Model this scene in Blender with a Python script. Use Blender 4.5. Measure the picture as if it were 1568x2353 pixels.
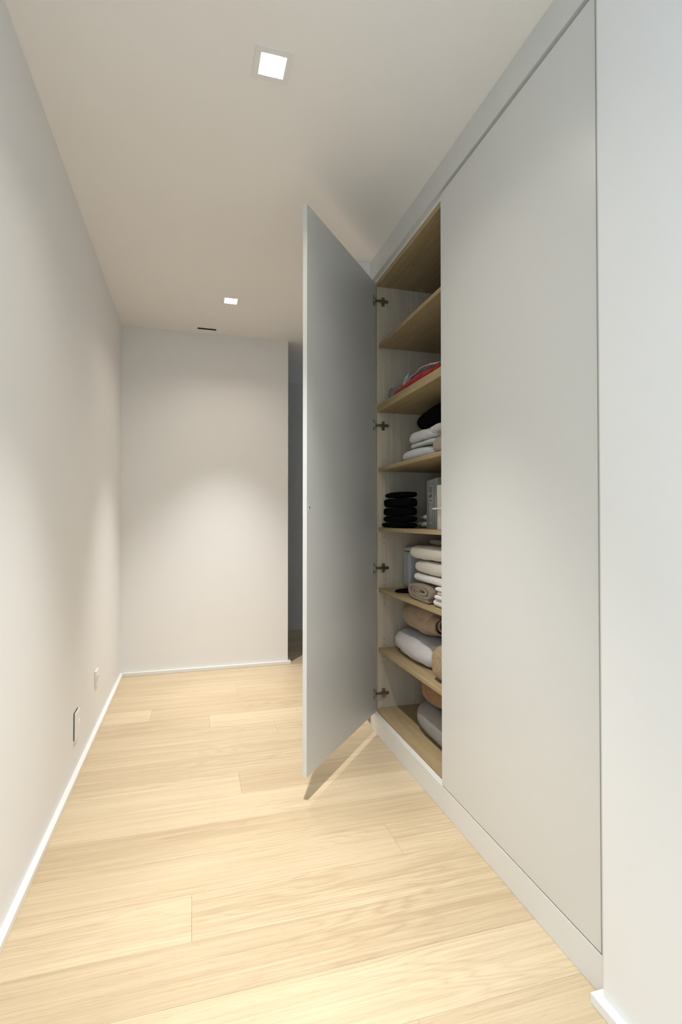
import bpy, bmesh, math, random
from mathutils import Vector, Matrix, noise

for o in list(bpy.data.objects):
    bpy.data.objects.remove(o, do_unlink=True)
scene = bpy.context.scene
C = scene.collection

# ------------------------------------------------------------------ camera
EYE = Vector((0, 0, 1.135))
F_PX = 1197.3745
R_ = Vector((0.961496901, -0.274815745, -0.000122831))
U_ = Vector((-0.00365235, -0.01322537, 0.99990587))
F_ = Vector((0.2747915, 0.96140595, 0.01371987))
cam = bpy.data.cameras.new('camera')
cam.sensor_fit = 'HORIZONTAL'
cam.sensor_width = 36.0
cam.lens = 36.0 * F_PX / 1568.0
cam.clip_start = 0.01
cam_o = bpy.data.objects.new('camera', cam)
C.objects.link(cam_o)
m = Matrix.Identity(4)
for i in range(3):
    m[i][0] = R_[i]; m[i][1] = U_[i]; m[i][2] = -F_[i]; m[i][3] = EYE[i]
cam_o.matrix_world = m
scene.camera = cam_o

# ------------------------------------------------------------------ world and exposure
w = bpy.data.worlds.new('daylight'); scene.world = w
w.use_nodes = True
bg = w.node_tree.nodes['Background']
bg.inputs[0].default_value = (0.62, 0.82, 1.0, 1)
bg.inputs[1].default_value = 1.4
scene.view_settings.view_transform = 'Standard'
scene.view_settings.look = 'None'
scene.view_settings.gamma = 1
scene.view_settings.use_curve_mapping = False
scene.view_settings.exposure = 1.29
SPOT_W = 122
SPOT_COL = (1.0, 0.975, 0.95)
SPOT_ANGLE = 67
SPOT_BLEND = 1.0

# ------------------------------------------------------------------ measures
A_ = 0.4965          # left wall x = -A_
B = 0.940            # wardrobe front plane
XF = 0.961           # carcass front
D = 4.070            # back wall
H = 2.546            # ceiling
XR = 0.7277          # right end of the back wall
YB = -2.6            # corridor end behind the camera
OP = (-2.3, -0.4)     # doorway added in the left wall behind the camera to steer daylight in
YP = 2.649           # inner face of the far side panel
rnd = random.Random(7)

# ------------------------------------------------------------------ mesh helpers
def bm_box(bm, x0, x1, y0, y1, z0, z1, bev=0.0, seg=1):
    vs = [bm.verts.new((x, y, z)) for x in (x0, x1) for y in (y0, y1) for z in (z0, z1)]
    idx = [(0, 1, 3, 2), (4, 6, 7, 5), (0, 4, 5, 1), (2, 3, 7, 6), (0, 2, 6, 4), (1, 5, 7, 3)]
    fs = [bm.faces.new([vs[i] for i in f]) for f in idx]
    if bev > 0:
        es = list({e for f in fs for e in f.edges})
        bmesh.ops.bevel(bm, geom=es, offset=bev, segments=seg, profile=0.5, affect='EDGES')
    return bm

def bm_tube(bm, p0, p1, r0, r1=None, n=16, cap=True):
    p0 = Vector(p0); p1 = Vector(p1); r1 = r0 if r1 is None else r1
    ax = (p1 - p0).normalized()
    up = Vector((0, 0, 1)) if abs(ax.z) < 0.9 else Vector((1, 0, 0))
    s = ax.cross(up).normalized(); t = ax.cross(s)
    a = [bm.verts.new(p0 + (s * math.cos(k * 2 * math.pi / n) + t * math.sin(k * 2 * math.pi / n)) * r0) for k in range(n)]
    b = [bm.verts.new(p1 + (s * math.cos(k * 2 * math.pi / n) + t * math.sin(k * 2 * math.pi / n)) * r1) for k in range(n)]
    for k in range(n):
        bm.faces.new((a[k], a[(k + 1) % n], b[(k + 1) % n], b[k]))
    if cap:
        bm.faces.new(a[::-1]); bm.faces.new(b)
    return bm

def mesh_of(bm, name, smooth=False):
    bmesh.ops.recalc_face_normals(bm, faces=bm.faces)
    me = bpy.data.meshes.new(name)
    bm.to_mesh(me); bm.free()
    if smooth:
        for f in me.polygons:
            f.use_smooth = True
    return me

def obj(name, bm, mat, parent=None, smooth=False, label=None):
    me = bm if isinstance(bm, bpy.types.Mesh) else mesh_of(bm, name, smooth)
    if mat and not me.materials:
        me.materials.append(mat)
    o = bpy.data.objects.new(name, me)
    C.objects.link(o)
    if parent:
        o.parent = parent
        o.matrix_parent_inverse = parent.matrix_world.inverted() if parent.type != 'EMPTY' else Matrix.Translation(-parent.location)
    if label:
        o['label'] = label
    return o

def box(name, x0, x1, y0, y1, z0, z1, mat, parent=None, bev=0.0, seg=1, label=None):
    return obj(name, bm_box(bmesh.new(), x0, x1, y0, y1, z0, z1, bev, seg), mat, parent, False, label)

def struct(o, label, cat):
    o['kind'] = 'structure'; o['label'] = label; o['category'] = cat
    return o

def tag(o, label, cat, group=None):
    o['label'] = label; o['category'] = cat
    if group:
        o['group'] = group
    return o

def empty(name, loc, label, cat, group=None):
    o = bpy.data.objects.new(name, None)
    o.location = loc; o.empty_display_size = 0.05
    C.objects.link(o)
    return tag(o, label, cat, group)

# ------------------------------------------------------------------ materials
def new_mat(name):
    mt = bpy.data.materials.new(name); mt.use_nodes = True
    nt = mt.node_tree
    return mt, nt, nt.nodes['Principled BSDF']

def nd(nt, typ, **kw):
    n = nt.nodes.new(typ)
    for k, v in kw.items():
        if k.startswith('i_'):
            key = k[2:]
            n.inputs[int(key) if key.isdigit() else key.replace('_', ' ')].default_value = v
        else:
            setattr(n, k, v)
    return n

def ramp(nt, fac, stops):
    r = nt.nodes.new('ShaderNodeValToRGB')
    el = r.color_ramp.elements
    while len(el) < len(stops):
        el.new(0.5)
    for e, (p, c) in zip(el, stops):
        e.position = p; e.color = (*c, 1)
    nt.links.new(fac, r.inputs[0])
    return r.outputs[0]

def mapping(nt, scale, rot=(0, 0, 0), src='Object', offset=None):
    tc = nt.nodes.new('ShaderNodeTexCoord')
    mp = nt.nodes.new('ShaderNodeMapping')
    mp.inputs['Scale'].default_value = scale
    mp.inputs['Rotation'].default_value = rot
    nt.links.new(tc.outputs[src], mp.inputs[0])
    if offset is not None:
        nt.links.new(offset, mp.inputs['Location'])
    return mp.outputs[0]

def bump(nt, h, strength, dist, bs):
    b = nt.nodes.new('ShaderNodeBump')
    b.inputs['Strength'].default_value = strength
    b.inputs['Distance'].default_value = dist
    nt.links.new(h, b.inputs['Height'])
    nt.links.new(b.outputs[0], bs.inputs['Normal'])

def mat_plain(name, col, rough=0.5, metal=0.0, spec=0.5, tex=None):
    mt, nt, bs = new_mat(name)
    bs.inputs['Base Color'].default_value = (*col, 1)
    bs.inputs['Roughness'].default_value = rough
    bs.inputs['Metallic'].default_value = metal
    bs.inputs['Specular IOR Level'].default_value = spec
    if tex:
        n = nd(nt, 'ShaderNodeTexNoise', i_Scale=tex[0], i_Detail=3.0)
        nt.links.new(mapping(nt, (1, 1, 1)), n.inputs['Vector'])
        bump(nt, n.outputs[0], tex[1], tex[2], bs)
    return mt

def mat_oak(name, axis, light, dark, fine, rough=0.45, vary=0.0, fig=(0.85, 8.0, 38.0), cath=1.0):
    """oak whose grain runs along axis ('x','y','z'); coordinates in metres"""
    mt, nt, bs = new_mat(name)
    L = nt.links
    oi = nt.nodes.new('ShaderNodeObjectInfo')
    off = nt.nodes.new('ShaderNodeCombineXYZ')
    for k, mul in enumerate((37.0, 91.0, 53.0)):
        mm = nd(nt, 'ShaderNodeMath', operation='MULTIPLY'); mm.inputs[1].default_value = mul
        L.new(oi.outputs['Random'], mm.inputs[0]); L.new(mm.outputs[0], off.inputs[k])
    def sc(al, ac):
        return {'x': (al, ac, ac), 'y': (ac, al, ac), 'z': (ac, ac, al)}[axis]
    # broad warp that makes the cathedral figure
    n1 = nd(nt, 'ShaderNodeTexNoise', i_Scale=1.0, i_Detail=2.5, i_Roughness=0.5)
    L.new(mapping(nt, sc(fig[0], fig[1]), offset=off.outputs[0]), n1.inputs['Vector'])
    mul = nd(nt, 'ShaderNodeMath', operation='MULTIPLY'); mul.inputs[1].default_value = fig[2]
    L.new(n1.outputs[0], mul.inputs[0])
    fr = nd(nt, 'ShaderNodeMath', operation='PINGPONG'); fr.inputs[1].default_value = 1.0
    L.new(mul.outputs[0], fr.inputs[0])
    pw = nd(nt, 'ShaderNodeMath', operation='POWER'); pw.inputs[1].default_value = 2.0
    L.new(fr.outputs[0], pw.inputs[0])
    # the figure comes and goes along the board
    n4 = nd(nt, 'ShaderNodeTexNoise', i_Scale=1.0, i_Detail=1.0)
    L.new(mapping(nt, sc(1.4, 5.0), offset=off.outputs[0]), n4.inputs['Vector'])
    r4 = nd(nt, 'ShaderNodeMapRange'); r4.inputs[1].default_value = 0.42; r4.inputs[2].default_value = 0.68
    L.new(n4.outputs[0], r4.inputs[0])
    figm = nd(nt, 'ShaderNodeMath', operation='MULTIPLY')
    L.new(pw.outputs[0], figm.inputs[0]); L.new(r4.outputs[0], figm.inputs[1])
    # fine streaks / pores
    n2 = nd(nt, 'ShaderNodeTexNoise', i_Scale=1.0, i_Detail=4.0, i_Roughness=0.65)
    L.new(mapping(nt, sc(4.0, 300.0), offset=off.outputs[0]), n2.inputs['Vector'])
    n5 = nd(nt, 'ShaderNodeTexNoise', i_Scale=1.0, i_Detail=3.0, i_Roughness=0.6)
    L.new(mapping(nt, sc(2.4, 150.0), offset=off.outputs[0]), n5.inputs['Vector'])
    n6 = nd(nt, 'ShaderNodeTexNoise', i_Scale=1.0, i_Detail=1.0)
    L.new(mapping(nt, sc(26.0, 520.0), offset=off.outputs[0]), n6.inputs['Vector'])
    r6 = nd(nt, 'ShaderNodeMapRange'); r6.inputs[1].default_value = 0.60; r6.inputs[2].default_value = 0.72
    L.new(n6.outputs[0], r6.inputs[0])
    # slow colour drift along the board
    n3 = nd(nt, 'ShaderNodeTexNoise', i_Scale=1.0, i_Detail=2.0)
    L.new(mapping(nt, sc(0.55, 42.0), offset=off.outputs[0]), n3.inputs['Vector'])
    # sum
    def mulv(s, v):
        q = nd(nt, 'ShaderNodeMath', operation='MULTIPLY'); q.inputs[1].default_value = v
        L.new(s, q.inputs[0]); return q.outputs[0]
    def addv(a, b):
        q = nd(nt, 'ShaderNodeMath', operation='ADD'); L.new(a, q.inputs[0]); L.new(b, q.inputs[1]); return q.outputs[0]
    s = addv(addv(mulv(figm.outputs[0], 0.20 * cath), mulv(n2.outputs[0], fine)), addv(mulv(n3.outputs[0], 0.38), addv(mulv(n5.outputs[0], 0.62), mulv(r6.outputs[0], 0.16))))
    tot_mid = 0.05 * cath + 0.5 * fine + 0.52
    if vary:
        sub = nd(nt, 'ShaderNodeMath', operation='SUBTRACT'); sub.inputs[1].default_value = 0.5
        L.new(oi.outputs['Random'], sub.inputs[0])
        s = addv(s, mulv(sub.outputs[0], vary))
    colr = ramp(nt, s, [(max(0.0, tot_mid - 0.30), light), (min(1.0, tot_mid + 0.34), dark)])
    L.new(colr, bs.inputs['Base Color'])
    bs.inputs['Roughness'].default_value = rough
    bs.inputs['Specular IOR Level'].default_value = 0.35
    bump(nt, n2.outputs[0], 0.12, 0.002, bs)
    return mt

def mat_fabric(name, col, col2=None, scale=220.0, strength=0.5, kind='terry', rough=0.95):
    mt, nt, bs = new_mat(name)
    L = nt.links
    col2 = col2 or tuple(c * 0.8 for c in col)
    bs.inputs['Roughness'].default_value = rough
    bs.inputs['Specular IOR Level'].default_value = 0.15
    try:
        bs.inputs['Sheen Weight'].default_value = 0.15
    except Exception:
        pass
    if kind == 'waffle':
        v = mapping(nt, (1, 1, 1))
        sep = nt.nodes.new('ShaderNodeSeparateXYZ'); L.new(v, sep.inputs[0])
        a = nd(nt, 'ShaderNodeMath', operation='ADD'); L.new(sep.outputs[0], a.inputs[0]); L.new(sep.outputs[2], a.inputs[1])
        outs = []
        for s_ in (sep.outputs[1], a.outputs[0]):
            q = nd(nt, 'ShaderNodeMath', operation='MULTIPLY'); q.inputs[1].default_value = 2 * math.pi / 0.0068
            L.new(s_, q.inputs[0])
            r = nd(nt, 'ShaderNodeMath', operation='SINE'); L.new(q.outputs[0], r.inputs[0]); outs.append(r.outputs[0])
        h = nd(nt, 'ShaderNodeMath', operation='ADD'); L.new(outs[0], h.inputs[0]); L.new(outs[1], h.inputs[1])
        hh = nd(nt, 'ShaderNodeMath', operation='MULTIPLY_ADD'); hh.inputs[1].default_value = 0.25; hh.inputs[2].default_value = 0.5
        L.new(h.outputs[0], hh.inputs[0]); hv = hh.outputs[0]
    elif kind == 'rib':
        wv = nd(nt, 'ShaderNodeTexWave', i_Scale=scale, i_Distortion=0.6, i_Detail=1.0)
        wv.bands_direction = 'Y'
        L.new(mapping(nt, (1, 1, 1)), wv.inputs['Vector']); hv = wv.outputs[1]
    else:
        n = nd(nt, 'ShaderNodeTexNoise', i_Scale=scale, i_Detail=4.0, i_Roughness=0.7)
        L.new(mapping(nt, (1, 1, 1)), n.inputs['Vector']); hv = n.outputs[0]
    L.new(ramp(nt, hv, [(0.3, col2), (0.7, col)]), bs.inputs['Base Color'])
    bump(nt, hv, strength, 0.004, bs)
    return mt

M = {}
M['wall'] = mat_plain('white_wall_paint', (0.85, 0.85, 0.845), 0.75, tex=(90.0, 0.03, 0.001))
M['ceiling'] = mat_plain('white_ceiling_paint', (0.90, 0.88, 0.855), 0.85, tex=(90.0, 0.02, 0.001))
M['trim'] = mat_plain('white_trim_paint', (0.86, 0.86, 0.85), 0.4)
M['lacquer'] = mat_plain('pale_grey_satin_lacquer', (0.69, 0.69, 0.67), 0.30, tex=(400.0, 0.02, 0.0004))
M['plinth'] = mat_plain('pale_grey_plinth', (0.76, 0.76, 0.74), 0.4)
M['floor'] = mat_oak('oiled_oak_floor', 'x', (0.69, 0.57, 0.392), (0.475, 0.362, 0.225), 0.40, rough=0.42, vary=0.24)
M['underlay'] = mat_plain('brown_underlay', (0.20, 0.14, 0.08), 0.9)
M['oak_y'] = mat_oak('oak_laminate_shelf', 'y', (0.52, 0.40, 0.225), (0.31, 0.23, 0.12), 0.5, rough=0.5, cath=0.5)
M['oak_z'] = mat_oak('oak_laminate_upright', 'z', (0.62, 0.54, 0.42), (0.44, 0.375, 0.28), 0.6, rough=0.5, cath=0.4)
M['metal'] = mat_plain('nickel_hinge_metal', (0.45, 0.42, 0.38), 0.28, 1.0)
M['dark'] = mat_plain('dark_recess', (0.02, 0.02, 0.02), 0.8)
M['plastic'] = mat_plain('white_switch_plastic', (0.85, 0.85, 0.83), 0.3)
M['fixture'] = mat_plain('white_lamp_metal', (0.85, 0.84, 0.82), 0.5)
mt, nt, bs = new_mat('lamp_glow')
bs.inputs['Base Color'].default_value = (1, 1, 1, 1)
bs.inputs['Emission Color'].default_value = (1.0, 0.90, 0.76, 1)
bs.inputs['Emission Strength'].default_value = 280.0
M['glow'] = mt

# ------------------------------------------------------------------ room shell
# ceiling with openings for the lamps and the vent slot
LAMPS = [(0.2345, 1.597), (0.2345, 3.411), (0.2345, -0.217)]
HO = 0.039
holes = [(lx - HO, lx + HO, ly - HO - .001, ly + HO + .001) for lx, ly in LAMPS] + [(0.033, 0.1675, 3.957, 3.988)]
xs = sorted({-0.7, 3.0} | {v for h in holes for v in h[:2]})
ys = sorted({YB, 5.45} | {v for h in holes for v in h[2:]})
bm = bmesh.new(); vc = {}
def cv(x, y, z):
    k = (x, y, z)
    if k not in vc:
        vc[k] = bm.verts.new(k)
    return vc[k]
for i in range(len(xs) - 1):
    for j in range(len(ys) - 1):
        cx, cy = (xs[i] + xs[i + 1]) / 2, (ys[j] + ys[j + 1]) / 2
        if any(h[0] < cx < h[1] and h[2] < cy < h[3] for h in holes):
            continue
        for z in (H, H + 0.02):
            bm.faces.new([cv(xs[i], ys[j], z), cv(xs[i + 1], ys[j], z), cv(xs[i + 1], ys[j + 1], z), cv(xs[i], ys[j + 1], z)])
ceil = struct(obj('ceiling', bm, M['ceiling']), 'flat white painted ceiling above the whole corridor', 'ceiling')

bm = bmesh.new()
bm_box(bm, -A_ - 0.1, -A_, OP[1], 5.45, 0, H)
bm_box(bm, -A_ - 0.1, -A_, YB, OP[0], 0, H)
bm_box(bm, -A_ - 0.1, -A_, OP[0], OP[1], 2.3, H)
struct(obj('wall_left', bm, M['wall']), 'long white wall on the left of the corridor', 'wall')
struct(box('wall_rear', -A_ - 0.1, 1.6, YB - 0.1, YB, 0, H, M['wall']), 'unseen white wall added behind the camera to keep daylight to the doorway', 'wall')  # unseen, closes the corridor end so daylight enters from the left only
struct(box('wall_back', -A_ - 0.05, XR, D, D + 0.12, 0, H, M['wall']), 'white wall closing the corridor end, lit by the far downlight', 'wall')
struct(box('wall_right', 0.9255, 1.6, YB, 1.0126, 0, H, M['wall']), 'plain white wall at the right, nearest the camera', 'wall')
struct(box('wall_right_rear', 1.02, 1.6, 2.7030, 3.86, 0, H, M['wall']), 'white wall piece behind the far end of the wardrobe', 'wall')
struct(box('trim_7', 0.80, 1.02, 2.7030, 3.2, 2.40, H - 0.0002, M['wall']), 'small white boxed-in duct under the ceiling past the wardrobe end', 'trim')
struct(box('wall_far', -0.7, 3.0, 5.30, 5.42, 0, H, M['wall']), 'dim white wall of the unlit room beyond the corner', 'wall')
struct(box('wall_side', 2.4, 2.5, 3.0, 5.16, 0, H, M['wall']), 'unseen wall at the right of the room beyond, cut short to let daylight in', 'wall')  # stops before the far wall, leaving an added slot for daylight
struct(box('wall_near_side', 1.6, 2.45, 3.74, 3.86, 0, H, M['wall']), 'unlit wall beside the room beyond the wardrobe', 'wall')

BT, BH = 0.0208, 0.0244
bb = M['trim']
struct(box('baseboard_left', -A_, -A_ + BT, OP[1], D, 0.0004, BH, bb, bev=0.0008), 'low white baseboard along the left wall', 'baseboard')
bm = bmesh.new()
bm_box(bm, -A_ + BT, XR + BT, D - BT, D, 0.0004, BH, 0.0008)
bm_box(bm, XR, XR + BT, D, D + 0.12, 0.0004, BH, 0.0008)
struct(obj('baseboard_back', bm, bb), 'low white baseboard under the back wall', 'baseboard')
bm = bmesh.new()
bm_box(bm, 0.9035, 0.9255, YB, 1.0305, 0.0004, BH, 0.0008)
bm_box(bm, 0.9245, 0.9396, 1.0130, 1.0305, 0.0004, BH, 0.0008)
struct(obj('baseboard_right', bm, bb), 'short white baseboard under the right wall, bottom right corner', 'baseboard')
struct(box('baseboard_rear', 1.0, 1.02, 2.7030, 3.86, 0.0004, BH, bb, bev=0.0008), 'low baseboard under the wall piece behind the wardrobe end', 'baseboard')
struct(box('baseboard_far', -0.5, 2.4, 5.282, 5.30, 0.0004, 0.05, bb, bev=0.0008), 'baseboard in the unlit room beyond the corner', 'baseboard')

# floor: underlay + planks
fl = struct(box('floor', -A_ - 0.05, 2.45, YB, 5.35, -0.05, -0.012, M['underlay']), 'pale oak plank floor running across the corridor', 'floor')
ROW0, PITCH = 1.1035, 0.1835
JOINT = {2: 0.003, 3: 0.694, 6: 0.203, 9: 0.446, 10: 0.0975, 11: -0.225, 13: 0.295, -1: 0.497}
NOJOINT = {0, 1, 4, 5, 7, 8, 12, 14, 15, 16}
k0 = int(math.floor((YB - ROW0) / PITCH)); k1 = int(math.ceil((5.34 - ROW0) / PITCH))
for k in range(k0, k1):
    y0 = max(YB, ROW0 + k * PITCH); y1 = min(5.35, ROW0 + (k + 1) * PITCH)
    if y1 - y0 < 0.02:
        continue
    xe = 0.957 if y1 < 3.7 else 2.42
    cuts = [-A_ - 0.002]
    if k in JOINT:
        cuts.append(JOINT[k])
    elif k not in NOJOINT:
        cuts.append(rnd.uniform(-0.2, 0.8))
    if xe > 1:
        cuts.append(1.30 + rnd.uniform(-0.15, 0.5))
    cuts.append(xe)
    for a, b_ in zip(cuts[:-1], cuts[1:]):
        cx, cy = (a + b_) / 2, (y0 + y1) / 2
        hx, hy = (b_ - a) / 2 - 0.0002, (y1 - y0) / 2 - 0.0002
        bmp = bm_box(bmesh.new(), -hx, hx, -hy, hy, -0.012, 0.0, 0.0005)
        p = obj('plank', bmp, M['floor'])
        p.location = (cx, cy, 0)
        p.parent = fl

# ------------------------------------------------------------------ downlights
def downlight(lx, ly, label, gain=1.0):
    e = empty('ceiling_downlight', (lx, ly, H), label, 'downlight', 'square recessed downlights')
    bm = bmesh.new()
    o_, i_ = 0.0575, 0.0385
    for (x0, x1, y0, y1) in ((-o_, o_, -o_ - .003, -i_ - .001), (-o_, o_, i_ + .001, o_ + .003), (-o_, -i_, -i_ - .001, i_ + .001), (i_, o_, -i_ - .001, i_ + .001)):
        bm_box(bm, lx + x0, lx + x1, ly + y0, ly + y1, H - 0.0035, H - 0.0002)
    obj('trim_frame', bm, M['fixture'], e)
    bm = bmesh.new()
    t, d_ = 0.002, 0.033
    i2 = i_
    for (x0, x1, y0, y1) in ((-i2 - t, i2 + t, -i2 - t, -i2), (-i2 - t, i2 + t, i2, i2 + t), (-i2 - t, -i2, -i2, i2), (i2, i2 + t, -i2, i2)):
        bm_box(bm, lx + x0, lx + x1, ly + y0, ly + y1, H + 0.0001, H + d_)
    bm_box(bm, lx - i2 - t, lx + i2 + t, ly - i2 - t, ly + i2 + t, H + d_, H + d_ + 0.002)
    obj('housing', bm, M['fixture'], e)
    bm = bmesh.new()
    bm_tube(bm, (lx, ly, H + 0.0295), (lx, ly, H + d_ - 0.0003), 0.030, 0.033, 32)
    obj('lamp_ring', bm, M['fixture'], e)
    bm = bmesh.new()
    bm_tube(bm, (lx, ly, H + 0.0275), (lx, ly, H + 0.0294), 0.025, 0.028, 32)
    obj('lamp', bm, M['glow'], e, label='glowing round lamp')
    ld = bpy.data.lights.new('downlight_beam', 'SPOT')
    ld.energy = SPOT_W * gain; ld.color = SPOT_COL
    ld.spot_size = math.radians(SPOT_ANGLE); ld.spot_blend = SPOT_BLEND
    ld.shadow_soft_size = 0.018
    lo = bpy.data.objects.new('downlight_beam', ld)
    lo.location = (lx, ly, H + 0.0255)
    C.objects.link(lo)
    lo.parent = e; lo.matrix_parent_inverse = Matrix.Translation(-e.location)
    return e
downlight(*LAMPS[0], 'large square recessed downlight in the ceiling, nearest the camera')
downlight(*LAMPS[1], 'smaller far square downlight in the ceiling near the back wall', 0.95)
downlight(*LAMPS[2], 'square recessed downlight behind the camera', 0.7)

# linear vent slot
v = empty('ceiling_vent', (0.1, 3.9725, H), 'thin black slot vent in the ceiling above the back wall', 'vent')
bm = bmesh.new()
bm_box(bm, 0.033, 0.1675, 3.957, 3.988, H + 0.035, H + 0.037)
for (x0, x1, y0, y1) in ((0.031, 0.033, 3.955, 3.990), (0.1675, 0.1695, 3.955, 3.990), (0.033, 0.1675, 3.955, 3.957), (0.033, 0.1675, 3.988, 3.990)):
    bm_box(bm, x0, x1, y0, y1, H + 0.0002, H + 0.035)
obj('slot', bm, M['dark'], v)
bm = bmesh.new()
for (x0, x1, y0, y1) in ((0.027, 0.033, 3.951, 3.994), (0.1675, 0.1735, 3.951, 3.994), (0.033, 0.1675, 3.951, 3.957), (0.033, 0.1675, 3.988, 3.994)):
    bm_box(bm, x0, x1, y0, y1, H - 0.0012, H - 0.0001)
obj('frame', bm, M['fixture'], v)

# ------------------------------------------------------------------ wall outlets
WX = -A_
e = empty('wall_socket', (WX, 3.08, 0.28), 'small white square wall socket on the left wall, nearer the back wall', 'socket')
box('cover_plate', WX, WX + 0.009, 3.036, 3.122, 0.240, 0.323, M['plastic'], e, bev=0.002, seg=2)
bm = bmesh.new()
bm_box(bm, WX + 0.009, WX + 0.0115, 3.060, 3.098, 0.262, 0.300, 0.001)
ins = obj('insert', bm, M['plastic'], e)
bm = bmesh.new()
for dy, dz in ((-0.0095, 0), (0.0095, 0), (0, 0.005)):
    bm_tube(bm, (WX + 0.0113, 3.079 + dy, 0.281 + dz), (WX + 0.0118, 3.079 + dy, 0.281 + dz), 0.0024, n=10)
obj('pin_hole', bm, M['dark'], ins)
e = empty('vacuum_inlet', (WX, 2.57, 0.22), 'tall white inlet flap with a dark gap on the left wall, nearer the camera', 'inlet')
box('gap_shade', WX, WX + 0.0026, 2.5276, 2.608, 0.162, 0.2822, M['dark'], e)  # dark sheet painting the shade in the gap behind the flap
box('flap', WX + 0.0030, WX + 0.011, 2.529, 2.609, 0.161, 0.281, M['plastic'], e, bev=0.0015, seg=2)
bm = bmesh.new()
bm_tube(bm, (WX + 0.0108, 2.592, 0.222), (WX + 0.0135, 2.592, 0.222), 0.017, 0.0145, 24)
obj('grip', bm, M['plastic'], e)

# ------------------------------------------------------------------ wardrobe surround
struct(box('trim_1', B, B + 0.014, 1.0130, 2.6805, 0.0004, 0.097, M['plinth'], bev=0.0006), 'pale grey plinth running under both wardrobe doors', 'plinth')
struct(box('trim_2', B, XF - 0.0005, 1.0130, 2.7020, 2.4375, H - 0.0002, M['lacquer'], bev=0.0006), 'pale grey fascia strip between wardrobe doors and ceiling', 'fascia')
struct(box('trim_3', B, 1.50, 2.6825, 2.7020, 0.0004, 2.4370, M['lacquer'], bev=0.0006), 'narrow end panel at the far side of the wardrobe', 'filler panel')
struct(box('trim_4', B, B + 0.05, 1.0130, 1.0330, 0.0975, 2.4370, M['lacquer'], bev=0.0006), 'narrow vertical filler strip between closed door and right wall', 'filler panel')
bm = bmesh.new()
bm_box(bm, XF, XF + 0.016, 1.0335, 2.6805, 2.4222, H - 0.001)
struct(obj('trim_5', bm, M['trim']), 'white recessed strip in the shadow gap above the open wardrobe', 'trim')
bm = bmesh.new()
bm_box(bm, B + 0.0145, 1.5, 1.0335, 2.6805, 0.0935, 0.0968)
struct(obj('trim_6', bm, M['trim']), 'white ledge on top of the wardrobe plinth', 'trim')

XB = 1.52
DIV = 1.850
# ---- open unit
u1 = empty('wardrobe_unit', (1.24, 2.25, 0.097), 'open wardrobe unit with oak shelves full of folded textiles', 'wardrobe')
sp = box('side_panel', XF, XB, YP, YP + 0.019, 0.098, 2.4215, M['oak_z'], u1, bev=0.0005)
box('side_panel', XF, XB, DIV, DIV + 0.019, 0.098, 2.4215, M['oak_z'], u1, bev=0.0005)
box('back_panel', XB - 0.008, XB, DIV + 0.019, YP, 0.122, 2.3965, M['oak_z'], u1)
box('top_panel', XF, XB - 0.008, DIV + 0.019, YP, 2.3965, 2.4215, M['oak_y'], u1, bev=0.0005)
bp = box('bottom_panel', XF, XB - 0.008, DIV + 0.019, YP, 0.1040, 0.1220, M['oak_y'], u1, bev=0.0008)
box('front_rail', XF, XF + 0.016, DIV + 0.019, YP, 0.0980, 0.1030, M['oak_y'], bp)
SHELVES = [(2.063, 2.082, .969), (1.712, 1.750, .9615), (1.392, 1.411, .9655), (1.071, 1.090, .9655), (0.7455, 0.7645, .9665), (0.425, 0.4445, .9665)]
for z0, z1, xf in SHELVES:
    box('shelf', xf, XB - 0.008, DIV + 0.0195, YP - 0.0005, z0, z1, M['oak_y'], u1, bev=0.0007)
bm = bmesh.new()
for z0, z1, xf in SHELVES:
    if z1 - z0 > 0.03:
        continue
    c = (z0 + z1) / 2
    for dz in (-0.0735, -0.0415, 0.0225, 0.0545):
        for px in (0.9997, 1.44):
            bm_tube(bm, (px, YP - 0.0004, c + dz), (px, YP + 0.001, c + dz), 0.0023, n=10)
ph = obj('peg_holes', bm, M['dark'], sp)
ph['kind'] = 'stuff'

# open door, in its own frame: t along the leaf from the free edge, n = outward
dA = Vector((0.4444, 2.0570, 0)); dD = Vector((0.6478, 0.7618, 0)); dN = Vector((-0.7618, 0.6478, 0))
DOOR_W, DZ0, DZ1, DT = 0.7925, 0.0995, 2.4185, 0.019
def door_pt(t, n, z):
    return dA + dD * t + dN * n + Vector((0, 0, z))
def door_box(bm, t0, t1, n0, n1, z0, z1, bev=0.0, seg=1):
    k = bmesh.new()
    bm_box(k, t0, t1, n0, n1, z0, z1, bev, seg)
    vm = [bm.verts.new(door_pt(*q.co)) for q in k.verts]
    k.verts.index_update()
    for f in k.faces:
        bm.faces.new([vm[q.index] for q in f.verts])
    k.free()
bm = bmesh.new(); door_box(bm, 0, DOOR_W, 0, DT, DZ0, DZ1, 0.0010, 2)
d1 = obj('door', bm, M['lacquer'], u1, label='wide open wardrobe door showing its grey inner face')
bm = bmesh.new()
door_box(bm, 0.0155, 0.0275, -0.0006, 0.0001, 1.1715, 1.1915, 0.0)
lk = obj('lock', bm, M['fixture'], d1)
bm = bmesh.new()
door_box(bm, 0.0185, 0.0245, -0.0010, -0.0005, 1.1755, 1.1885, 0.0002)
obj('keyhole', bm, M['dark'], d1)
HZ = [2.315, 1.640, 0.872, 0.2015]
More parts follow.
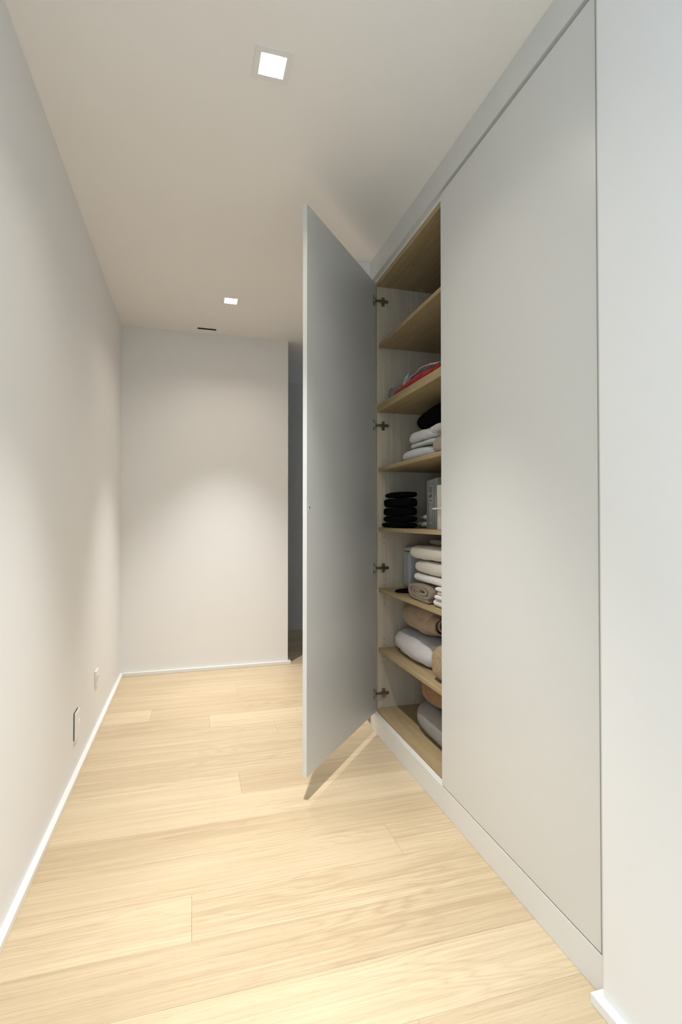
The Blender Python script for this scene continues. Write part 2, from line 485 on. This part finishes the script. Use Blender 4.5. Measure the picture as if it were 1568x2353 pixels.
for hz in HZ:
    bm = bmesh.new()
    door_box(bm, 0.748, 0.768, -0.0022, 0.0, hz - 0.029, hz + 0.029, 0.0008)      # cup flange
    door_box(bm, 0.752, 0.772, -0.012, -0.0020, hz - 0.012, hz + 0.012, 0.001)    # cup knuckle
    # link arm from the cup to the mounting plate
    p0 = door_pt(0.766, -0.008, hz); p1 = Vector((0.985, YP - 0.012, hz))
    bm_tube(bm, p0, p1, 0.006, 0.006, 10)
    obj('hinge', bm, M['metal'], d1)
    bm = bmesh.new()
    bm_box(bm, 0.968, 1.022, YP - 0.015, YP - 0.006, hz - 0.0075, hz + 0.0075, 0.0015)
    bm_box(bm, 0.984, 1.002, YP - 0.0065, YP - 0.0001, hz - 0.024, hz + 0.024, 0.001)
    for s in (-1, 1):
        bm_tube(bm, (0.993, YP - 0.0085, hz + s * 0.017), (0.993, YP - 0.006, hz + s * 0.017), 0.004, n=12)
    bm_tube(bm, (0.978, YP - 0.0165, hz), (0.978, YP - 0.0145, hz), 0.003, n=12)
    obj('hinge_plate', bm, M['metal'], sp)

# ---- closed unit
u2 = empty('wardrobe_unit', (1.24, 1.45, 0.097), 'closed wardrobe unit with one tall plain pale grey door', 'wardrobe')
box('side_panel', XF, XB, 1.034, 1.053, 0.098, 2.4215, M['oak_z'], u2)
box('side_panel', XF, XB, DIV - 0.0195, DIV - 0.0005, 0.098, 2.4215, M['oak_z'], u2)
box('back_panel', XB - 0.008, XB, 1.053, DIV - 0.0195, 0.122, 2.3965, M['oak_z'], u2)
box('top_panel', XF, XB - 0.008, 1.053, DIV - 0.0195, 2.3965, 2.4215, M['oak_y'], u2)
box('bottom_panel', XF, XB - 0.008, 1.053, DIV - 0.0195, 0.098, 0.122, M['oak_y'], u2)
box('door', B, B + 0.019, 1.0362, 1.8570, 0.1014, 2.4180, M['lacquer'], u2, bev=0.0010, seg=2)
#ITEMS#

# ------------------------------------------------------------------ textiles on the shelves
def nz(p, s, seed):
    return noise.noise(Vector((p[0] * s + seed * 7.13, p[1] * s - seed * 3.7, p[2] * s + seed * 1.9)))

def pad_bm(x0, x1, y0, y1, z0, z1, e1=7.0, e2=2.6, amp=0.004, seed=1, n=(22, 26, 12), sag=0.0, crease=0.0, tilt=None, flat=True, layers=0, r=None, puff=0.0):
    """a soft folded slab: rounded-box superellipsoid, wrinkled by noise; layers = grooves between folded layers"""
    bm = bmesh.new()
    nx, ny, nz_ = n
    cx, cy, cz = (x0 + x1) / 2, (y0 + y1) / 2, (z0 + z1) / 2
    hx, hy, hz = (x1 - x0) / 2, (y1 - y0) / 2, (z1 - z0) / 2
    cache = {}
    def vert(i, j, k):
        key = (i, j, k)
        if key in cache:
            return cache[key]
        a = math.sin((i / nx - 0.5) * math.pi) * .35 + (2 * i / nx - 1) * .65
        b = math.sin((j / ny - 0.5) * math.pi) * .35 + (2 * j / ny - 1) * .65
        c = math.sin((k / nz_ - 0.5) * math.pi) * .35 + (2 * k / nz_ - 1) * .65
        rp = (abs(a) ** e1 + abs(b) ** e1) ** (1 / e1)
        if r is None:
            rr = (rp ** e2 + abs(c) ** e2) ** (1 / e2)
            a, b, c = a / rr, b / rr, c / rr
        else:
            mx = max(abs(a), abs(b), 1e-6)
            Lm = min(hx, hy); ra = min(r, hz * 0.98)
            M_, z_ = mx * Lm, c * hz
            cm = min(M_, Lm - ra); c2 = max(-(hz - ra), min(hz - ra, z_))
            dm, dz = M_ - cm, z_ - c2
            q = math.hypot(dm, dz)
            if q > 1e-9:
                dm *= ra / q; dz *= ra / q
            fac = ((cm + dm) / Lm) / max(rp, 1e-6)
            a, b, c = a * fac, b * fac, (c2 + dz) / hz
        p = Vector((cx + a * hx, cy + b * hy, cz + c * hz))
        if puff and c > 0:
            p.z += puff * (1 - a * a) * (1 - b * b) * c
        if layers:
            ph = (c + 1) / 2 * layers
            g = abs(ph - round(ph)) if 0 < round(ph) < layers else 1.0
            side = max(abs(a), abs(b))
            if g < 0.28 and side > 0.75:
                q = (1 - g / 0.28) * 0.010
                p.x -= q * a; p.y -= q * b
        d = nz(p, 9.0, seed) * amp + nz(p, 26.0, seed + 5) * amp * 0.45
        nrm = Vector((a / hx, b / hy, c / hz)).normalized()
        p += nrm * d
        if crease:
            p += nrm * (-crease * max(0.0, 1 - abs(nz(p, 14.0, seed + 9)) * 7))
        p.z -= sag * ((a * a + b * b) / 2) * (1 if c > 0 else 0.4)
        if tilt:
            p.z += tilt * (p.y - cy)
        if flat and c < 0:
            p.z = max(p.z, z0 + (tilt * (p.y - cy) if tilt else 0))
        cache[key] = bm.verts.new(p)
        return cache[key]
    for i in range(nx):
        for j in range(ny):
            for k in (0, nz_):
                bm.faces.new((vert(i, j, k), vert(i + 1, j, k), vert(i + 1, j + 1, k), vert(i, j + 1, k)))
    for i in range(nx):
        for k in range(nz_):
            for j in (0, ny):
                bm.faces.new((vert(i, j, k), vert(i + 1, j, k), vert(i + 1, j, k + 1), vert(i, j, k + 1)))
    for j in range(ny):
        for k in range(nz_):
            for i in (0, nx):
                bm.faces.new((vert(i, j, k), vert(i, j + 1, k), vert(i, j + 1, k + 1), vert(i, j, k + 1)))
    return bm

def spiral_bm(plane, c, hw, hh, a0, a1, turns, thick, start=0.0, rmin=0.28, seed=1, amp=0.003, n=150, flatb=None):
    """a band rolled up on itself. plane 'yz' (axis x) or 'xz' (axis y); swept from a0 to a1 along the axis"""
    bm = bmesh.new()
    rows = []
    na = 10
    for q in range(n + 1):
        f = q / n
        th = start + f * turns * 2 * math.pi
        rr = 1 - (1 - rmin) * f
        def pt(k):
            cs, sn = math.cos(th), math.sin(th)
            ex = 2 / 2.6
            uu = math.copysign(abs(cs) ** ex, cs) * (hw * rr - k)
            vv = math.copysign(abs(sn) ** ex, sn) * (hh * rr - k)
            return uu, vv
        row = []
        for k in (0.0, thick):
            uu, vv = pt(k)
            line = []
            for s in range(na + 1):
                ax = a0 + (a1 - a0) * s / na
                P = Vector((ax, c[0] + uu, c[1] + vv)) if plane == 'yz' else Vector((c[0] + uu, ax, c[1] + vv))
                d = nz(P, 16.0, seed) * amp
                P += Vector((d * .4, d, d))
                if flatb is not None:
                    P.z = max(P.z, flatb)
                line.append(bm.verts.new(P))
            row.append(line)
        rows.append(row)
    for q in range(n):
        for k in (0, 1):
            for s in range(na):
                bm.faces.new((rows[q][k][s], rows[q + 1][k][s], rows[q + 1][k][s + 1], rows[q][k][s + 1]))
        for s in (0, na):
            bm.faces.new((rows[q][0][s], rows[q + 1][0][s], rows[q + 1][1][s], rows[q][1][s]))
    for q in (0, n):
        for s in range(na):
            bm.faces.new((rows[q][0][s], rows[q][1][s], rows[q][1][s + 1], rows[q][0][s + 1]))
    return bm

def cloth(name, bm, mat, label, cat, group=None):
    return tag(obj(name, bm, mat, None, True), label, cat, group)

M['black'] = mat_fabric('black_cloth', (0.006, 0.006, 0.0065), (0.003, 0.003, 0.003), 300, 0.3)
M['black'].node_tree.nodes['Principled BSDF'].inputs['Sheen Weight'].default_value = 0.0
M['black'].node_tree.nodes['Principled BSDF'].inputs['Specular IOR Level'].default_value = 0.03
M['cream'] = mat_fabric('cream_terry', (0.80, 0.75, 0.66), (0.62, 0.57, 0.49), 260, 0.7)
M['white_terry'] = mat_fabric('white_terry', (0.86, 0.83, 0.78), (0.72, 0.69, 0.64), 260, 0.6)
M['taupe'] = mat_fabric('taupe_terry', (0.40, 0.32, 0.23), (0.22, 0.17, 0.12), 230, 0.9)
M['greycloth'] = mat_fabric('light_grey_cotton', (0.56, 0.55, 0.54), (0.50, 0.49, 0.48), 60, 0.15)
M['greencloth'] = mat_fabric('pale_grey_green_rib', (0.60, 0.62, 0.58), (0.50, 0.52, 0.48), 60, 0.4, 'rib')
M['ribbed'] = mat_fabric('white_ribbed_knit', (0.70, 0.70, 0.69), (0.58, 0.58, 0.57), 70, 0.5, 'rib')
M['beige'] = mat_fabric('beige_knit', (0.52, 0.44, 0.35), (0.30, 0.24, 0.18), 330, 0.9)
M['waffle'] = mat_fabric('white_waffle', (0.80, 0.77, 0.77), (0.60, 0.57, 0.57), 1, 0.6, 'waffle')
M['fleece'] = mat_fabric('tan_fleece', (0.46, 0.33, 0.22), (0.36, 0.255, 0.165), 120, 0.25)
M['fluffy'] = mat_fabric('tan_fluffy_pile', (0.56, 0.42, 0.26), (0.22, 0.15, 0.08), 150, 1.0)
M['wool'] = mat_fabric('grey_marled_wool', (0.42, 0.40, 0.37), (0.17, 0.16, 0.15), 380, 0.6)
M['brownhide'] = mat_fabric('brown_suede', (0.30, 0.165, 0.085), (0.24, 0.13, 0.065), 50, 0.15, rough=0.7)
M['red'] = mat_fabric('red_cloth', (0.42, 0.010, 0.015), (0.30, 0.006, 0.010), 80, 0.2)
mt, nt, bs = new_mat('clear_plastic_film')
bs.inputs['Base Color'].default_value = (0.93, 0.94, 0.96, 1)
bs.inputs['Roughness'].default_value = 0.08
bs.inputs['Transmission Weight'].default_value = 0.82
bs.inputs['IOR'].default_value = 1.2
n_ = nd(nt, 'ShaderNodeTexNoise', i_Scale=45.0, i_Detail=3.0)
nt.links.new(mapping(nt, (1, 1, 1)), n_.inputs['Vector']); bump(nt, n_.outputs[0], 1.0, 0.016, bs)
M['film'] = mt
mt, nt, bs = new_mat('grey_plastic_film')
bs.inputs['Base Color'].default_value = (0.50, 0.50, 0.50, 1)
bs.inputs['Roughness'].default_value = 0.25
n_ = nd(nt, 'ShaderNodeTexNoise', i_Scale=30.0, i_Detail=3.0)
nt.links.new(mapping(nt, (1, 1, .35)), n_.inputs['Vector']); bump(nt, n_.outputs[0], 0.6, 0.008, bs)
M['greyfilm'] = mt

# --- bottom panel: grey cushion, brown cushion
cloth('floor_cushion', pad_bm(1.035, 1.44, 1.93, 2.385, 0.1225, 0.258, 4.5, 2.4, 0.004, 3, n=(26,30,16), r=0.060, puff=0.012), M['wool'],
      'grey marled wool cushion lying on the wardrobe bottom panel', 'cushion')
cloth('suede_cushion', pad_bm(1.045, 1.42, 1.95, 2.365, 0.2760, 0.4080, 3.4, 2.0, 0.007, 8, n=(26,30,16), r=0.050, crease=0.008), M['brownhide'],
      'brown suede cushion lying on the grey wool cushion', 'cushion')

# --- shelf 6: waffle blanket, tan blanket, fluffy cushion
cloth('waffle_blanket', pad_bm(1.010, 1.36, 2.115, 2.640, 0.4450, 0.5600, 3.4, 2.3, 0.005, 12, n=(26, 40, 18), r=0.060, crease=0.005), M['waffle'],
      'white waffle-weave blanket rolled up on the second lowest shelf', 'blanket')
e = empty('fleece_blanket', (1.2, 2.4, 0.565), 'tan fleece blanket rolled on top of the white waffle blanket', 'blanket')
obj('body', pad_bm(1.045, 1.37, 2.195, 2.615, 0.5710, 0.7180, 3.2, 2.1, 0.006, 21, n=(26, 34, 18), r=0.072, crease=0.006), M['fleece'], e, True)
obj('rolled_end', spiral_bm('xz', (1.150, 0.640), 0.088, 0.054, 2.176, 2.270, 3.4, 0.009, start=2.2, rmin=0.15, seed=4, amp=0.006), M['fleece'], e, True)
cloth('fluffy_cushion', pad_bm(0.985, 1.10, 1.90, 2.085, 0.4450, 0.600, 2.6, 2.2, 0.010, 33, n=(40, 46, 40), sag=0.0), M['fluffy'],
      'fluffy tan plush cushion at the front right of the second lowest shelf', 'cushion')

# --- shelf 5: bagged package, black slipper, towels
e = empty('plastic_package', (1.2, 2.6, 0.765), 'grey plastic-wrapped package standing behind the towel stack', 'package')
obj('body', pad_bm(1.105, 1.30, 2.555, 2.644, 0.765, 0.965, 9, 9, 0.003, 41, n=(16, 12, 18)), M['greyfilm'], e, True)
obj('sealed_top', pad_bm(1.100, 1.305, 2.560, 2.640, 0.960, 0.990, 7, 3.0, 0.005, 43, n=(16, 12, 8), flat=False), M['greyfilm'], e, True)
bm = bmesh.new()
for k in range(3):
    rr = (0.9, 1.0, 0.93)[k]; zz = (0.7648, 0.770, 0.776)[k]
    vs = [bm.verts.new((1.062 + 0.075 * rr * math.cos(q * math.pi / 20), 2.46 + (0.058 + 0.016 * math.cos(q * math.pi / 20)) * rr * math.sin(q * math.pi / 20), zz)) for q in range(40)]
    if k:
        for q in range(40):
            bm.faces.new((prev[q], prev[(q + 1) % 40], vs[(q + 1) % 40], vs[q]))
    else:
        bm.faces.new(vs[::-1])
    prev = vs
bm.faces.new(prev)
cloth('slipper_sole', bm, M['black'], 'flat black slipper sole sticking out from under the brown towel roll', 'slipper')
cloth('rolled_towel', spiral_bm('yz', (2.163, 0.8075), 0.140, 0.0425, 0.985, 1.33, 2.6, 0.0155, start=-2.2, rmin=0.30, seed=6, amp=0.004, flatb=0.7652), M['taupe'],
      'brown terry towel rolled up, its coiled end showing, under white towels', 'towel')
cloth('folded_towel', pad_bm(0.995, 1.33, 1.90, 2.283, 0.8515, 0.8850, 9, 2.2, 0.002, 51, n=(24, 30, 12), r=0.05), M['white_terry'],
      'thin white folded towel lying on the brown rolled towel', 'towel', 'white folded towels')
cloth('folded_towel', pad_bm(0.995, 1.34, 1.90, 2.280, 0.8890, 0.9450, 7, 2.1, 0.0045, 55, n=(24, 30, 14), r=0.05), M['cream'],
      'thick cream folded towel in the middle of the towel stack', 'towel', 'white folded towels')
cloth('folded_towel', pad_bm(0.990, 1.33, 1.88, 2.340, 0.9510, 1.0090, 6, 2.0, 0.0055, 58, n=(24, 30, 14), r=0.05), M['cream'],
      'thick cream folded towel topmost of the towel stack', 'towel', 'white folded towels')
cloth('folded_towel', pad_bm(1.075, 1.36, 1.88, 2.300, 1.0150, 1.0400, 6, 2.0, 0.002, 60, r=0.05), mat_fabric('grey_brown_terry', (0.40, 0.37, 0.33), (0.28, 0.25, 0.22), 230, 0.8),
      'thin grey-brown towel lying at the back on top of the cream towels', 'towel')
zz = [0.7650, 0.7990, 0.8180, 0.8330, 0.8500]
for k in range(4):
    ze = zz[k + 1] - 0.0006
    cloth('washcloth', pad_bm(0.978 + (0.006, 0.0, 0.010, 0.004)[k], 1.20, 1.872, (2.042, 2.020, 2.012, 2.019)[k] - 0.002, zz[k], ze, 8, 2.0, 0.0008, 70 + k, n=(18, 18, 10), r=0.05), M['white_terry'],
          ['white washcloth at the bottom of the small right-hand stack', 'second white washcloth from the bottom of the small stack',
           'third white washcloth from the bottom of the small stack', 'fourth white washcloth of the small stack'][k], 'washcloth', 'white washcloths')

# --- shelf 4: black stack, crumpled cloth, boxes
bz = [1.0905, 1.1190, 1.1525, 1.1940, 1.2420, 1.2720]
by = [(2.320, 2.646), (2.325, 2.634), (2.335, 2.612), (2.325, 2.632), (2.330, 2.592)]
for k in range(5):
    cloth('folded_garment', pad_bm(0.970 + 0.006 * (k % 2), 1.066, by[k][0], by[k][1], bz[k] + 0.0016, bz[k + 1] - 0.0016, 4.5, 2.0, 0.0030, 80 + k, n=(20, 34, 12), r=0.0125, crease=0.003),
          M['black'], ['black folded garment at the bottom of the black stack', 'second black folded garment from the bottom of the stack',
                       'black folded garment in the middle of the black stack', 'fourth black folded garment from the bottom of the stack',
                       'topmost black folded garment of the black stack'][k], 'garment', 'black folded garments')
cloth('crumpled_cloth', pad_bm(1.095, 1.30, 2.335, 2.470, 1.0905, 1.1260, 4, 2.2, 0.010, 91, crease=0.008), M['cream'],
      'lower crumpled pale cloth between black stack and grey box', 'cloth', 'crumpled pale cloths')
cloth('crumpled_cloth', pad_bm(1.105, 1.29, 2.335, 2.445, 1.1270, 1.1620, 4, 2.2, 0.010, 93, crease=0.008), M['white_terry'],
      'upper crumpled pale cloth between black stack and grey box', 'cloth', 'crumpled pale cloths')

mt, nt, bs = new_mat('grey_woodgrain_print')
wv = nd(nt, 'ShaderNodeTexWave', i_Scale=16.0, i_Distortion=9.0, i_Detail=3.0, i_Detail_Scale=1.2)
wv.bands_direction = 'Y'
nt.links.new(mapping(nt, (1, 1, 0.22)), wv.inputs['Vector'])
nt.links.new(ramp(nt, wv.outputs[0], [(0.15, (0.16, 0.17, 0.17)), (0.6, (0.30, 0.31, 0.31)), (0.95, (0.48, 0.49, 0.49))]), bs.inputs['Base Color'])
bs.inputs['Roughness'].default_value = 0.45
M['boxprint'] = mt
M['label'] = mat_plain('pale_grey_label', (0.46, 0.46, 0.45), 0.5)
M['ink'] = mat_plain('dark_ink', (0.06, 0.06, 0.06), 0.5)
M['white'] = mat_plain('white_ink', (0.80, 0.80, 0.78), 0.5)
# grey box, its front face turned a little
b0 = Vector((1.0859, 2.300, 1.0902)); b1 = Vector((1.0363, 2.0823, 1.0902))
bt = (b1 - b0).normalized(); bl = (b1 - b0).length; bn = Vector((bt.y, -bt.x, 0))
if bn.x > 0:
    bn = -bn
BHH = 0.228
e = empty('carton', b0, 'tall grey woodgrain-printed box with a barcode label', 'box')
def carton_box(bm, t0, t1, n0, n1, z0, z1, bev=0.0):
    k = bmesh.new(); bm_box(k, t0, t1, n0, n1, z0, z1, bev)
    k.verts.index_update()
    vm = [bm.verts.new(b0 + bt * q.co.x + bn * q.co.y + Vector((0, 0, q.co.z))) for q in k.verts]
    for f in k.faces:
        bm.faces.new([vm[q.index] for q in f.verts])
    k.free()
bm = bmesh.new(); carton_box(bm, 0, bl, -0.17, 0, 0, BHH, 0.0012)
obj('body', bm, M['boxprint'], e)
s_ = bl / 210.0   # 210 zoomed pixels across the front face
def fx(u):        # zoom column -> along the face
    return (u - 945) * s_
def fz(v_):       # zoom row -> height
    return BHH * (2178 - v_) / (2178 - 1418)
bm = bmesh.new(); carton_box(bm, fx(988), fx(1072), -0.0002, 0.0006, fz(1780), fz(1512))
lb = obj('label', bm, M['label'], e)
bm = bmesh.new()
for q, wd in enumerate((3, 6, 2, 4, 7, 2, 5, 3)):
    u0 = 998 + q * 8.3
    carton_box(bm, fx(u0), fx(u0 + wd), 0.0005, 0.0008, fz(1615), fz(1525))
obj('barcode', bm, M['ink'], lb)
def ring(bm, u, v_, ru, rv, th, mm=18):
    cu, cvv = fx(u), fz(v_)
    a_ = fx(945 + ru); bz_ = BHH * rv / 760.0; t_ = fx(945 + th)
    outer, inner = [], []
    for q in range(mm):
        cs, sn = math.cos(2 * math.pi * q / mm), math.sin(2 * math.pi * q / mm)
        outer.append(bm.verts.new(b0 + bt * (cu + a_ * cs) + bn * 0.0009 + Vector((0, 0, cvv + bz_ * sn))))
        inner.append(bm.verts.new(b0 + bt * (cu + (a_ - t_) * cs) + bn * 0.0009 + Vector((0, 0, cvv + max(bz_ - t_, 0.0005) * sn))))
    for q in range(mm):
        bm.faces.new((outer[q], outer[(q + 1) % mm], inner[(q + 1) % mm], inner[q]))
bm = bmesh.new()
ring(bm, 1015, 1675, 15, 22, 6); ring(bm, 1043, 1652, 12, 18, 6); ring(bm, 1046, 1678, 11, 15, 5)
for (u, v_) in ((1012, 1742), (1040, 1742)):
    ring(bm, u, v_, 10, 15, 4)
obj('symbols', bm, M['ink'], lb)
bm = bmesh.new()
for q in range(5):
    u0 = 1000 + q * 13
    carton_box(bm, fx(u0), fx(u0 + 3.5), 0.0001, 0.0006, fz(2070 - (q * 37) % 60), fz(1795 + (q * 23) % 50))
obj('small_print', bm, M['label'], e)
bm = bmesh.new()
ring(bm, 1010, 2092, 9, 9, 4); ring(bm, 1030, 2084, 9, 11, 5); ring(bm, 1050, 2094, 8, 8, 4)
obj('white_symbols', bm, M['white'], e)
M['creamcard'] = mat_plain('cream_card', (0.66, 0.62, 0.54), 0.55)
e = empty('cream_box', (1.08, 1.95, 1.0902), 'cream box with a white tab beside the grey printed box', 'box')
bm = bmesh.new(); bm_box(bm, 1.000, 1.20, 1.885, 2.0115, 1.0902, 1.180, 0.001)
obj('body', bm, M['creamcard'], e)
bm = bmesh.new(); bm_box(bm, 0.999, 1.20, 1.885, 2.0125, 1.1830, 1.279, 0.001)
obj('lid', bm, M['creamcard'], e)
bm = bmesh.new(); bm_box(bm, 0.985, 1.20, 1.885, 2.0300, 1.1762, 1.1826, 0.001)
obj('tab', bm, M['plastic'], e, label='white tab')

# --- shelf 3
cloth('ribbed_blanket', pad_bm(0.985, 1.30, 2.06, 2.425, 1.4115, 1.4640, 4, 1.9, 0.003, 101, n=(24,28,14), r=0.05), M['ribbed'],
      'white ribbed knit folded at the bottom of the grey pile', 'textile')
cloth('folded_sheet', pad_bm(0.990, 1.30, 2.03, 2.310, 1.4680, 1.4865, 6, 2.0, 0.002, 104, r=0.05), M['greencloth'],
      'thin pale grey-green folded cloth in the middle of the grey pile', 'textile')
e = empty('grey_cotton_sheet', (1.15, 2.2, 1.49), 'light grey cotton sheet with a rolled corner on top of the pile', 'textile')
obj('body', pad_bm(0.990, 1.30, 2.03, 2.352, 1.4900, 1.5440, 4.2, 1.9, 0.003, 107, n=(26,30,14), r=0.05, crease=0.005), M['greycloth'], e, True)
obj('rolled_corner', spiral_bm('xz', (1.035, 1.524), 0.040, 0.024, 1.972, 2.085, 1.7, 0.006, start=1.0, rmin=0.3, seed=9, amp=0.006), M['greycloth'], e, True)
cloth('black_sweater', pad_bm(1.055, 1.36, 2.00, 2.448, 1.5475, 1.6860, 2.9, 2.1, 0.010, 111, crease=0.006), M['black'],
      'bulky black sweater piled on the light grey sheet', 'sweater')
cloth('black_scarf', pad_bm(1.015, 1.20, 1.880, 2.024, 1.4115, 1.5150, 3.2, 2.2, 0.006, 114), M['black'],
      'black scarf behind the beige knit at the right of the shelf', 'scarf')
cloth('beige_knit', pad_bm(0.970, 1.010, 1.875, 2.012, 1.4115, 1.4780, 2.6, 2.2, 0.004, 117, n=(16, 20, 16)), M['beige'],
      'beige knitted bundle at the front right of the shelf', 'knit')

# --- shelf 2: red garment in a clear bag
e = empty('bagged_garment', (1.15, 2.3, 1.7505), 'red garment with dotted trim in a clear plastic bag', 'garment')
obj('garment', pad_bm(0.985, 1.25, 1.92, 2.600, 1.7505, 1.8000, 3.5, 1.8, 0.006, 121, n=(20, 36, 10), r=0.03, crease=0.008), M['red'], e, True)
M['offwhite'] = mat_fabric('off_white_cotton', (0.60, 0.56, 0.54), (0.52, 0.48, 0.46), 90, 0.2)
bm = bmesh.new()
rows = []
for q in range(25):
    f = q / 24
    y = 2.36 - 0.34 * f
    zt = 1.800 + 0.026 * math.sin(min(1, f * 1.5) * math.pi / 2) - 0.030 * max(0, f - 0.62) * 2
    rows.append([bm.verts.new((1.000 + 0.012 * k + 0.004 * math.sin(q * 0.9), y, zt + (0, 0.0065, 0.009, 0.006, -0.004)[k])) for k in range(5)])
trim_pts = [r_[1].co.copy() for r_ in rows]
for q in range(24):
    for k in range(4):
        bm.faces.new((rows[q][k], rows[q + 1][k], rows[q + 1][k + 1], rows[q][k + 1]))
dt = obj('dotted_trim', bm, M['offwhite'], e, True)
sd = dt.modifiers.new('thickness', 'SOLIDIFY'); sd.thickness = 0.003
for q in range(2, 24, 2):
    P = trim_pts[q]
    k = bmesh.new()
    bmesh.ops.create_icosphere(k, subdivisions=1, radius=1.0)
    bmesh.ops.transform(k, matrix=Matrix.Translation(P) @ Matrix.Diagonal((0.004, 0.007, 0.005, 1)), verts=k.verts)
    obj('dot', k, M['red'], dt, True)
obj('bag_end', pad_bm(0.990, 1.20, 2.470, 2.646, 1.7505, 1.8430, 2.4, 2.0, 0.014, 131, n=(24, 24, 16), crease=0.010, flat=True), M['film'], e, True)
obj('bag', pad_bm(1.06, 1.27, 1.90, 2.480, 1.8070, 1.8260, 4, 2.0, 0.006, 133, n=(16, 30, 8), flat=False), M['film'], e, True)
bm = bmesh.new()
k = bmesh.new(); bm_box(k, -0.0006, 0.0006, -0.030, 0.030, 0, 0.050)
mm_ = Matrix.Translation((1.045, 2.470, 1.8290)) @ Matrix.Rotation(math.radians(-14), 4, 'X') @ Matrix.Rotation(math.radians(20), 4, 'Y')
bmesh.ops.transform(k, matrix=mm_, verts=k.verts)
tg = obj('tag', k, M['white'], e, label='white paper tag')
bm.free()
k = bmesh.new()
for (y0, y1, z0, z1) in ((-0.012, 0.014, 0.018, 0.022), (-0.014, 0.010, 0.026, 0.030), (-0.010, 0.004, 0.010, 0.013)):
    bm_box(k, -0.0010, -0.0006, y0, y1, z0, z1)
bmesh.ops.transform(k, matrix=mm_, verts=k.verts)
obj('print', k, M['ink'], tg)
